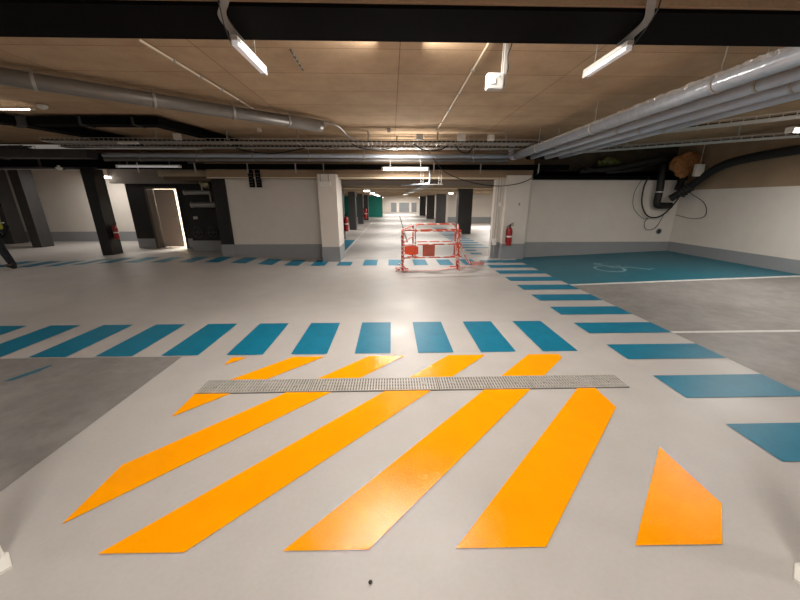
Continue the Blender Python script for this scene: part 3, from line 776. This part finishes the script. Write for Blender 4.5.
for x, y, z, lab in ((-5.45,5.86,2.96,'white dome detector on the ceiling at the end of the thin batten'),(-8.3,8.9,2.33,'small white dome detector under the dark duct at left'),(-6.9,7.4,2.93,'small white dome detector in the dark ceiling at left')):
    t = thing('dome_detector', lab, 'detector', (x, y, z), 'dome detectors on the left ceiling')
    bm = bmesh.new(); lathe(bm, [(.05,z+.04),(.07,z+.03),(.07,z+.01),(.05,z-.015),(.02,z-.03),(.004,z-.032)], x, y, 16); obj('cover', bm, M['white'], t, smooth=True)
    bm = bmesh.new(); cyl(bm, (x, y, z+.035), (x, y, 3.0 if z > 2.5 else 2.41), .03, n=12); obj('base', bm, M['white'], t)
# pair of black boxes above the white wall
for k, x in enumerate((-3.67, -3.49)):
    t = thing('black_wall_box', ['left','right'][k]+' one of two narrow black boxes high on the white wall', 'box', (x+.055, 9.1, 2.1), 'narrow black boxes on the white wall')
    bm = bmesh.new(); box(bm, x, x+.12, 8.96, 9.04, 1.90, 2.32, .01); obj('housing', bm, M['steelblk'], t)
    bm = bmesh.new()
    for j in range(5): box(bm, x+.015, x+.105, 8.95, 8.96, 1.94+j*.07, 1.97+j*.07)
    obj('grille', bm, M['dark'], t)

# ------------------------------------------------------------------ plant recess on the left
t = thing('duct_elbow', 'shiny stained metal duct elbow above the black plant cabinet', 'duct', (-5.4,10.1,2.1))
bm = bmesh.new(); tube(bm, smooth_path([(-5.50,10.2,2.60),(-5.50,10.15,2.30),(-5.48,10.12,2.12),(-5.38,10.1,2.03),(-5.26,10.1,2.04)], 5), .12, 18); obj('bend', bm, M['gold'], t, smooth=True)
bm = bmesh.new()
for z in (2.45, 2.34, 2.24): cyl(bm, (-5.50,10.16,z), (-5.50,10.16,z+.02), .13, n=20)
obj('clamp', bm, M['steel'], t)
for k, (x0, x1, z, r) in enumerate([(-6.1,-5.35,1.80,.06),(-5.95,-5.1,1.45,.075)]):
    t = thing('short_duct', ['upper','lower'][k]+' short horizontal grey duct in the black recess', 'duct', ((x0+x1)/2,10.2,z), 'short ducts in the black recess')
    bm = bmesh.new(); cyl(bm, (x0,10.2,z), (x1,10.2,z), r, n=20); o = obj('run', bm, M['duct'], t)
    bm = bmesh.new(); cyl(bm, (x0-.01,10.2,z), (x0+.02,10.2,z), r+.012, n=20); cyl(bm, (x1-.02,10.2,z), (x1+.01,10.2,z), r+.012, n=20); cyl(bm, ((x0+x1)/2+.15,10.2,z+r), ((x0+x1)/2+.15,10.2,z+r+.28), .02, n=8); obj('flange', bm, M['steel'], t)
t = thing('plant_cabinet', 'black ventilation cabinet with two round fans on a grey plinth', 'cabinet', (-5.85,10.7,0))
obj('housing', B(-6.3,-5.35,10.5,11.1,.36,1.30,.01), M['black'], t)
obj('plinth', B(-6.32,-5.30,10.48,11.12,0,.36,.006), M['band'], t)
for x in (-6.08, -5.62):
    bm = bmesh.new(); tube(bm, [(x+.14*math.cos(a),10.49,.62+.17*math.sin(a)) for a in [2*PI*q/24 for q in range(24)]], .02, 8, True); f = obj('fan', bm, M['dark'], t, smooth=True)
    bm = bmesh.new()
    for q in range(6):
        a = 2*PI*q/6; cyl(bm, (x,10.49,.62), (x+.13*math.cos(a),10.49,.62+.16*math.sin(a)), .01, .03, n=6)
    obj('blade', bm, M['col'], f)
obj('nameplate', B(-6.15,-6.02,10.49,10.5,1.02,1.10), M['steel'], t)

# ------------------------------------------------------------------ fire extinguishers
def extinguisher(label, x, y, z0, s=1.0, back=(0,1), hang=True):
    t = thing('fire_extinguisher', label, 'fire extinguisher', (x, y, z0))
    r = .075*s
    bm = bmesh.new(); lathe(bm, [(r*.8,z0),(r*.98,z0+.015*s),(r,z0+.03*s),(r,z0+.38*s),(r*.92,z0+.42*s),(r*.6,z0+.46*s),(r*.3,z0+.48*s)], x, y, 20)
    b = obj('cylinder', bm, M['red'], t, smooth=True)
    bm = bmesh.new(); lathe(bm, [(r*1.012,z0+.22*s),(r*1.012,z0+.26*s)], x, y, 20); obj('label_band', bm, M['bwhite'], b)
    bm = bmesh.new(); cyl(bm, (x,y,z0+.47*s), (x,y,z0+.53*s), .022*s, n=12); box(bm, x-.02*s, x+.09*s, y-.012*s, y+.012*s, z0+.53*s, z0+.55*s, .003); cyl(bm, (x-.01*s,y,z0+.55*s), (x+.085*s,y,z0+.60*s), .008*s, n=8); obj('handle', bm, M['cabl'], t)
    bm = bmesh.new(); tube(bm, smooth_path([(x-.02*s,y,z0+.52*s),(x-.07*s,y-.02,z0+.50*s),(x-.10*s,y-.03,z0+.38*s),(x-.095*s,y-.03,z0+.2*s),(x-.09*s,y-.03,z0+.08*s)], 5), .010*s, 8); obj('hose', bm, M['cabl'], t, smooth=True)
    bm = bmesh.new(); cyl(bm, (x,y,z0+.34*s), (x+back[0]*(r+.03),y+back[1]*(r+.03),z0+.34*s), .015, n=8); obj('bracket', bm, M['steel'], t)
extinguisher('red fire extinguisher mounted on the front of the right white pillar', 3.20, 8.79, .40)
extinguisher('red fire extinguisher on the right side of the black column, far left', -8.21, 10.0, .46, .85, (-1,0))
extinguisher('red fire extinguisher on the nearest left corridor column', -1.88, 13.85, .35, 1.25, (-1,0))
extinguisher('red fire extinguisher on the third left corridor column', -1.83, 23.95, .35, 1.5, (-1,0))
# conduits on the right pillar side
t = thing('wall_conduit', 'thin grey conduits running up the left edge of the right pillar', 'conduit', (2.93,9.05,0))
bm = bmesh.new()
cyl(bm, (2.88,9.04,.05), (2.88,9.04,2.12), .012, n=8); cyl(bm, (2.95,9.04,.55), (2.95,9.04,2.12), .012, n=8); obj('pipe', bm, M['steel'], t)
obj('socket_box', B(2.83,2.93,8.99,9.06,.38,.55,.008), M['white'], t)
bm = bmesh.new(); box(bm, 2.92,2.98,9.0,9.06,1.42,1.52,.004); obj('switch', bm, M['white'], t)
t = thing('pillar_switch', 'small grey button on the right white pillar', 'switch', (3.42,8.87,1.48)); obj('plate', B(3.40,3.44,8.865,8.88,1.44,1.52,.003), M['steel'], t); obj('button', B(3.41,3.43,8.86,8.866,1.47,1.49), M['dark'], t)
t = thing('pillar_bracket', 'white bracket box on the top of the left white pillar', 'bracket', (-1.6,8.57,2.0))
obj('plate', B(-1.78,-1.5,8.54,8.6,1.92,2.02,.006), M['white'], t); bm = bmesh.new(); box(bm,-1.76,-1.73,8.56,8.59,2.02,2.2); box(bm,-1.56,-1.53,8.56,8.59,2.02,2.2); obj('arm', bm, M['steel'], t)

# ------------------------------------------------------------------ right corner: black insulated pipes, foam, moss lagging, vent
t = thing('insulated_pipe', 'thick black insulated pipe slanting down into the right corner', 'pipe', (7.66,8.8,1.6))
bm = bmesh.new(); tube(bm, smooth_path([(7.80,5.0,2.48),(7.80,6.4,2.50),(7.78,7.5,2.44),(7.72,8.0,2.30),(7.64,8.45,1.95),(7.54,8.72,1.72),(7.46,8.82,1.62)], 6), .09, 16); obj('run', bm, M['cabl'], t, smooth=True)
bm = bmesh.new()
for q in range(4): cyl(bm, (7.58+q*.02,8.68-q*.05,1.74+q*.05), (7.59+q*.02,8.66-q*.05,1.76+q*.05), .125, n=16)
obj('ribbed_collar', bm, M['dark'], t)
t = thing('insulated_pipe', 'black insulated pipe bent like an L hanging down the back wall', 'pipe', (7.16,8.9,1.6))
bm = bmesh.new(); tube(bm, [(7.11,8.9,2.5),(7.14,8.9,2.25),(7.18,8.9,1.9),(7.18,8.9,1.52),(7.20,8.9,1.46),(7.26,8.9,1.44),(7.58,8.9,1.44)], .085, 14); obj('run', bm, M['cabl'], t, smooth=True)
bm = bmesh.new(); cyl(bm, (7.18,8.9,1.78), (7.18,8.9,1.80), .09, n=16); obj('tape_ring', bm, M['white'], t)
t = thing('insulated_pipe', 'black insulated pipe bundle along the dark recess above the back wall', 'pipe', (6.66,9.0,2.4))
bm = bmesh.new(); tube(bm, smooth_path([(5.06,9.15,2.32),(5.96,9.1,2.40),(6.56,9.0,2.52),(7.06,8.95,2.60),(7.56,8.9,2.5),(7.66,8.85,2.1),(7.58,8.8,1.85)], 6), .08, 12); obj('run', bm, M['cabl'], t, smooth=True)
bm = bmesh.new(); tube(bm, smooth_path([(5.76,9.1,2.28),(6.46,9.0,2.36),(6.86,8.95,2.5),(7.26,8.9,2.62)], 6), .05, 10); obj('branch', bm, M['cabl'], t, smooth=True)
bm = bmesh.new(); bmesh.ops.create_icosphere(bm, subdivisions=4, radius=1)
from mathutils import noise as mn
for v in bm.verts:
    k = 1+.22*mn.noise(v.co*2.3)+.08*mn.noise(v.co*7)
    w = 1 if v.co.z > 0 else 1-.55*abs(v.co.z)
    v.co = Vector((7.50+v.co.x*.42*k*w+(.06*v.co.z), 8.62+v.co.y*.08*k, 2.42+v.co.z*.30*k))
tag(obj('foam_patch', bm, M['foam'], smooth=True, loc=(7.50,8.62,2.42)), 'rough orange-brown foam patch above the corner pipes', 'foam patch')
bm = bmesh.new(); bmesh.ops.create_icosphere(bm, subdivisions=4, radius=1)
for v in bm.verts:
    k = 1+.4*mn.noise(v.co*2.6)+.2*mn.noise(v.co*6)
    v.co = Vector((5.95+v.co.x*.30*k, 9.3+v.co.y*.10*k, 2.50+v.co.z*.17*k))
tag(obj('mossy_lagging', bm, M['moss'], smooth=True, loc=(5.95,9.3,2.5)), 'ragged mossy green lagging in the dark recess above the back wall', 'lagging')
t = thing('wall_vent', 'small round dark vent hole in the back wall near the corner', 'vent', (7.57,9.09,.74))
bm = bmesh.new(); tube(bm, [(7.57+.07*math.cos(a),9.085,.74+.07*math.sin(a)) for a in [2*PI*q/20 for q in range(20)]], .012, 8, True); obj('ring', bm, M['band'], t, smooth=True)
bm = bmesh.new(); cyl(bm, (7.57,9.08,.74), (7.57,9.095,.74), .066, n=20); obj('opening', bm, M['dark'], t)

# ------------------------------------------------------------------ barriers
def barrier(label, a, b, z=.93, rails=(.3,.6), extra=None):
    A = Vector((a[0], a[1], 0)); Bp = Vector((b[0], b[1], 0)); d = (Bp-A).normalized()
    t = thing('safety_barrier', label, 'barrier', ((A.x+Bp.x)/2, (A.y+Bp.y)/2, 0), 'red and white tube barriers boxed in a rectangle')
    r = .020; c = .09
    pts = [A+Vector((0,0,.0))]+[A+Vector((0,0,z-c))]+[A+d*(c-c*math.cos(q))+Vector((0,0,z-c+c*math.sin(q))) for q in [PI/8*k for k in range(1,5)]]
    pts2 = [Bp-d*(c-c*math.cos(q))+Vector((0,0,z-c+c*math.sin(q))) for q in [PI/8*k for k in range(4,0,-1)]]+[Bp+Vector((0,0,z-c)), Bp.copy()]
    bm = bmesh.new(); tube(bm, pts+pts2, r, 10); obj('tube_frame', bm, M['barr'], t, smooth=True)
    for h in rails:
        bm = bmesh.new(); cyl(bm, A+Vector((0,0,h)), Bp+Vector((0,0,h)), .014, n=8); obj('rail', bm, M['barr'], t)
    nrm = Vector((-d.y, d.x, 0))
    for p in (A, Bp):
        bm = bmesh.new(); q0 = p-nrm*.16; q1 = p+nrm*.16
        tube(bm, [q0+Vector((0,0,.012)), q1+Vector((0,0,.012))], .012, 8); obj('foot', bm, M['bred'], t)
    return t, d, nrm
M['barr'] = tape_mat('red_white_barrier_paint', 1.6)
M['barr'].node_tree.nodes['Color Ramp'].color_ramp.elements[1].position = .86
M['barr'].node_tree.nodes['Color Ramp'].color_ramp.elements[0].color = srgb(206,84,58)
M['barr'].node_tree.nodes['Color Ramp'].color_ramp.elements[1].color = srgb(224,206,196)
tf, d, nrm = barrier('front red and white barrier with a faded red plate between its rails', (.26,7.38), (1.57,7.52))
p0 = Vector((.72,7.425,0)); 
bm = bmesh.new(); box(bm, .72,1.0,7.405,7.42,.33,.60,.004); obj('plate', bm, M['redplate'], tf)
barrier('rear red and white barrier of the boxed enclosure', (.70,9.50), (1.88,9.58), .92, (.42,.72))
barrier('left side barrier of the boxed enclosure seen nearly end-on', (.25,7.62), (.62,9.30), .91)
barrier('right side barrier of the boxed enclosure seen nearly end-on', (1.60,7.80), (1.90,9.36), .93)
bm = bmesh.new()
sheet = [(.30,7.46,.56),(.45,7.475,.57),(.62,7.49,.55),(.63,7.50,.37),(.46,7.48,.35),(.31,7.46,.38)]
vs = [bm.verts.new(p) for p in sheet]; bm.faces.new(vs)
r_ = bmesh.ops.extrude_face_region(bm, geom=bm.faces[:]); bmesh.ops.translate(bm, verts=[v for v in r_['geom'] if isinstance(v, bmesh.types.BMVert)], vec=(.0,-.006,0))
tag(obj('plastic_sheet', bm, M['orangesheet'], loc=(.46,7.48,.45)), 'orange plastic sheet hung between the rails at the left front post', 'sheet')
def strip(pts, w, vert=True):
    bm = bmesh.new(); prev = None
    for i, p in enumerate(smooth_path(pts, 7)):
        tw = math.sin(i*.55)*.6
        off = Vector((.25*w*tw, w*.5*tw, w*.5*math.cos(tw)+.001)) if vert else Vector((.02*tw, w*.5, .006+.01*abs(tw)))
        a = bm.verts.new(p+off); b = bm.verts.new(p-off if vert else p+Vector((0,-w*.5,.003)))
        if prev: bm.faces.new((prev[0], a, b, prev[1]))
        prev = (a, b)
    return bm
tag(obj('barrier_tape', strip([(.05,7.37,.02),(.3,7.26,.02),(.6,7.24,.02),(.9,7.3,.02),(1.2,7.42,.02),(1.5,7.6,.02),(1.75,7.68,.03),(2.1,7.85,.03),(2.35,8.15,.03)], .07, False), M['tape'], loc=(1,7.4,0)), 'red and white tape lying on the floor in front of the barriers', 'tape')
tag(obj('barrier_tape', strip([(1.64,7.62,.60),(1.72,7.68,.42),(1.80,7.72,.25),(1.95,7.8,.10),(2.2,7.95,.06),(2.38,8.1,.05)], .10), M['tape'], loc=(1.8,7.7,0)), 'red and white tape trailing off the right front barrier post', 'tape')
def wrap(x, y, z0, z1, label, r=.045):
    bm = bmesh.new(); n = 60; prev = None
    turns = (z1-z0)/.07
    for i in range(n+1):
        a = 2*PI*turns*i/n; z = z0+(z1-z0)*i/n; rr = r*(1+.35*math.sin(i*1.7))
        p = bm.verts.new((x+rr*math.cos(a), y+rr*math.sin(a), z-.03)); q = bm.verts.new((x+rr*math.cos(a+.2), y+rr*math.sin(a+.2), z+.035))
        if prev: bm.faces.new((prev[0], p, q, prev[1]))
        prev = (p, q)
    tag(obj('barrier_tape', bm, M['tape'], loc=(x, y, z0)), label, 'tape')
wrap(1.585, 7.535, .05, .92, 'red and white tape wound round the right front post', .036)
wrap(.26, 7.385, .03, .86, 'red and white tape wound round the left front post', .032)
# crumpled tape heap
bm = bmesh.new(); tube(bm, smooth_path([(.12,7.4,.03),(.2,7.3,.10),(.3,7.45,.06),(.18,7.5,.14),(.36,7.35,.03),(.1,7.32,.04),(.3,7.28,.08)], 5), [.013+.008*math.sin(i) for i in range(31)], 6)
tag(obj('barrier_tape', bm, M['tape'], loc=(.2,7.4,0)), 'crumpled red and white tape heaped at the foot of the left front post', 'tape')

# ------------------------------------------------------------------ white posts at the lower corners
def post(label, x, y, s):
    t = thing('white_post', label, 'post', (x, y, 0), 'white steel posts beside the hatched zone')
    obj('shaft', B(x-.05, x+.05, y-.05, y+.05, .012, 2.4, .012), M['white'], t)
    bm = bmesh.new()
    v = [(x-.12,y-.11),(x+.05,y-.11),(x+.13*1, y+.0),(x+.05,y+.06),(x-.12,y+.06)]
    if s < 0: v = [(2*x-a, b) for a, b in v]
    lo_ = [bm.verts.new((a, b, 0.0)) for a, b in v]; hi = [bm.verts.new((a, b, .014)) for a, b in v]
    bm.faces.new(lo_); bm.faces.new(hi)
    for i in range(5): bm.faces.new((lo_[i], lo_[(i+1) % 5], hi[(i+1) % 5], hi[i]))
    obj('base_plate', bm, M['white'], t)
    if s < 0:
        bm = bmesh.new(); cyl(bm, (x-.05,y,.50), (x-.085,y,.50), .02, n=12); obj('stud', bm, M['cream'], t)
post('white steel post with pointed foot plate at the lower left corner', -1.815, 1.06, 1)
post('white steel post with foot plate at the lower right corner', 1.835, .92, -1)

# ------------------------------------------------------------------ person walking at the far left
def skin_mesh(name, verts, edges, radii, m, parent, sub=2, root=0):
    me = bpy.data.meshes.new(name); me.from_pydata(verts, edges, []); me.materials.append(m)
    o = bpy.data.objects.new(name, me); C.objects.link(o); o.parent = parent
    md = o.modifiers.new('Skin', 'SKIN'); md.use_smooth_shade = True
    for i, r in enumerate(radii):
        rr = r if isinstance(r, tuple) else (r, r)
        me.skin_vertices[0].data[i].radius = rr
        me.skin_vertices[0].data[i].use_root = (i == root)
    s = o.modifiers.new('Sub', 'SUBSURF'); s.levels = sub; s.render_levels = sub
    return o
# local frame: person walks toward -X; y depth
PX = -9.36
pr_ = thing('person', 'person in yellow high-visibility vest and dark trousers striding at the left edge', 'person', (PX, 8.0, 0))
hip = (0,0,.93)
V = [hip, (-.02,0,1.12), (-.05,0,1.32), (-.07,0,1.43), (-.10,0,1.50), (-.12,0,1.60), (-.125,0,1.70),      # 0-6 spine/neck/head
     (.03,-.10,.88), (.13,-.11,.50), (.26,-.11,.12), (.18,-.11,.04), (.58,-.12,.03),                       # 7-11 rear leg (trailing, right side)
     (-.03,.10,.88), (-.32,.11,.50), (-.36,.11,.10), (-.50,.11,.04),                                       # 12-15 front leg
     (-.06,-.19,1.40), (.16,-.25,1.16), (.22,-.24,.98),                                                     # 16-18 arm swinging back -> hmm forward
     (-.06,.19,1.40), (-.12,.25,1.13), (-.34,.22,1.00)]                                                     # 19-21 other arm
Eg = [(0,1),(1,2),(2,3),(3,4),(4,5),(5,6),(0,7),(7,8),(8,9),(9,10),(0,12),(12,13),(13,14),(14,15),(2,16),(16,17),(17,18),(2,19),(19,20),(20,21)]
V2 = [v for i, v in enumerate(V) if i != 11]
remap = {i: (i if i < 11 else i-1) for i in range(22)}
Eg = [(remap[a], remap[b]) for a, b in Eg]
rad = [(.13,.15), (.105,.14), (.12,.17), (.08,.10), .052, .085, .075, .095, .062, .042, .032, .095, .062, .042, .032, .055, .042, .028, .055, .042, .028]
skin_mesh('body', V2, Eg, rad, M['skin'], pr_)
skin_mesh('trousers', [(0,0,.96),(.03,-.10,.86),(.13,-.11,.50),(.27,-.11,.09),(-.03,.10,.86),(-.32,.11,.50),(-.355,.11,.14)],
          [(0,1),(1,2),(2,3),(0,4),(4,5),(5,6)], [(.15,.17),.115,.085,.075,.115,.085,.075], M['trouser'], pr_)
skin_mesh('vest', [(0,0,.86),(-.01,0,1.02),(-.03,0,1.2),(-.05,0,1.36),(-.07,0,1.43),(-.065,-.17,1.40),(-.065,.17,1.40)], [(0,1),(1,2),(2,3),(3,4),(3,5),(3,6)],
          [(.155,.185),(.15,.18),(.145,.185),(.13,.18),(.08,.1),.085,.085], M['hivis'], pr_)
skin_mesh('sleeve', [(-.06,-.19,1.40),(.16,-.25,1.16),(.22,-.24,1.0)], [(0,1),(1,2)], [.075,.058,.045], M['trouser'], pr_)
skin_mesh('sleeve', [(-.06,.19,1.40),(-.12,.25,1.13),(-.30,.225,1.01)], [(0,1),(1,2)], [.075,.058,.045], M['trouser'], pr_)
def hand(x, y, z, dx, dz, side):
    vs = [(x, y, z), (x+dx*.05, y, z+dz*.05), (x+dx*.09, y, z+dz*.09)]; es = [(0,1),(1,2)]; rs = [(.026,.03), (.02,.038), (.016,.038)]
    for f in range(4):
        oy = (-.028+.019*f); L1 = (.035,.042,.04,.03)[f]
        b = len(vs); vs += [(x+dx*.10, y+oy, z+dz*.10), (x+dx*(.10+L1)-dz*.0, y+oy, z+dz*(.10+L1)), (x+dx*(.10+L1*1.5)+.012, y+oy, z+dz*(.10+L1*1.8))]
        es += [(2,b),(b,b+1),(b+1,b+2)]; rs += [.010,.009,.007]
    b = len(vs); vs += [(x+dx*.04-.02, y-side*.035, z+dz*.04), (x+dx*.08-.03, y-side*.05, z+dz*.07)]; es += [(1,b),(b,b+1)]; rs += [.012,.009]
    skin_mesh('hand', vs, es, rs, M['boot'], pr_, 1)
hand(.22,-.24,.97,.3,-.9,1); hand(-.32,.222,1.0,-.9,-.3,-1)
# boots
for bx, bz, tl in ((.27,.0,.18),(-.36,.0,.0)):
    yb = -.11 if bx > 0 else .11
    bm = bmesh.new(); bmesh.ops.create_uvsphere(bm, u_segments=16, v_segments=10, radius=1)
    for v in bm.verts:
        x, y, z = v.co
        v.co = Vector((-.07+x*.14, y*.05*(1 if x < .2 else .85), max(.0, .05+z*.055*(1.25 if x > 0 else .85))))
    cyl(bm, (.0,0,.04), (.0,0,.16), .05, .052, n=14)
    bm.transform(Matrix.Rotation(tl, 4, 'Y'))
    mz = min(v.co.z for v in bm.verts)
    bm.transform(Matrix.Translation((PX+bx, 8.0+yb, -mz)))
    obj('boot', bm, M['boot'], pr_, smooth=True)
# face and hair
bm = bmesh.new(); bmesh.ops.create_uvsphere(bm, u_segments=20, v_segments=14, radius=1)
for v in bm.verts: v.co = Vector((PX-.115+v.co.x*.105, 8.0+v.co.y*.088, 1.665+v.co.z*.115))
bmesh.ops.delete(bm, geom=[v for v in bm.verts if v.co.x < PX-.155 and v.co.z < 1.72 or v.co.z < 1.61], context='VERTS')
obj('hair', bm, M['hair'], pr_, smooth=True)
for sy in (-1, 1):
    bm = bmesh.new(); bmesh.ops.create_uvsphere(bm, u_segments=10, v_segments=8, radius=.011, matrix=Matrix.Translation((PX-.205, 8+sy*.03, 1.66))); obj('eye', bm, M['bwhite'], pr_, smooth=True)
    bm = bmesh.new(); bmesh.ops.create_uvsphere(bm, u_segments=10, v_segments=8, radius=.02, matrix=Matrix.Translation((PX-.11, 8+sy*.09, 1.64)) @ Matrix.Diagonal((.6,.5,1.3,1))); obj('ear', bm, M['skin'], pr_, smooth=True)
bm = bmesh.new(); cyl(bm, (PX-.195,8,1.665), (PX-.225,8,1.625), .008, .015, n=8); obj('nose', bm, M['skin'], pr_, smooth=True)
bm = bmesh.new(); box(bm, PX-.208,PX-.19,7.975,8.025,1.592,1.602,.003); obj('mouth', bm, M['redplate'], pr_)
bm = bmesh.new(); tube(bm, [(PX-.015+.17*math.cos(a), 8.0+.20*math.sin(a), 1.06) for a in [2*PI*q/24 for q in range(24)]], .014, 8, True); obj('reflective_stripe', bm, M['reflect'], pr_, smooth=True)

# ------------------------------------------------------------------ world, camera
w = bpy.data.worlds.new('World'); bpy.context.scene.world = w; w.use_nodes = True
w.node_tree.nodes['Background'].inputs['Color'].default_value = (.5,.45,.4,1)
w.node_tree.nodes['Background'].inputs['Strength'].default_value = .3
cam = bpy.data.cameras.new('Camera'); co = bpy.data.objects.new('Camera', cam); C.objects.link(co)
co.location = (0, 0, 1.55)
co.rotation_euler = (math.radians(90-17.03), 0, math.radians(-1.53))
cam.sensor_width = 36; cam.lens = 36*322/800; cam.clip_start = .02; cam.clip_end = 200
bpy.context.scene.camera = co
vs_ = bpy.context.scene.view_settings
vs_.view_transform = 'Standard'; vs_.look = 'None'; vs_.exposure = .22; vs_.gamma = 1
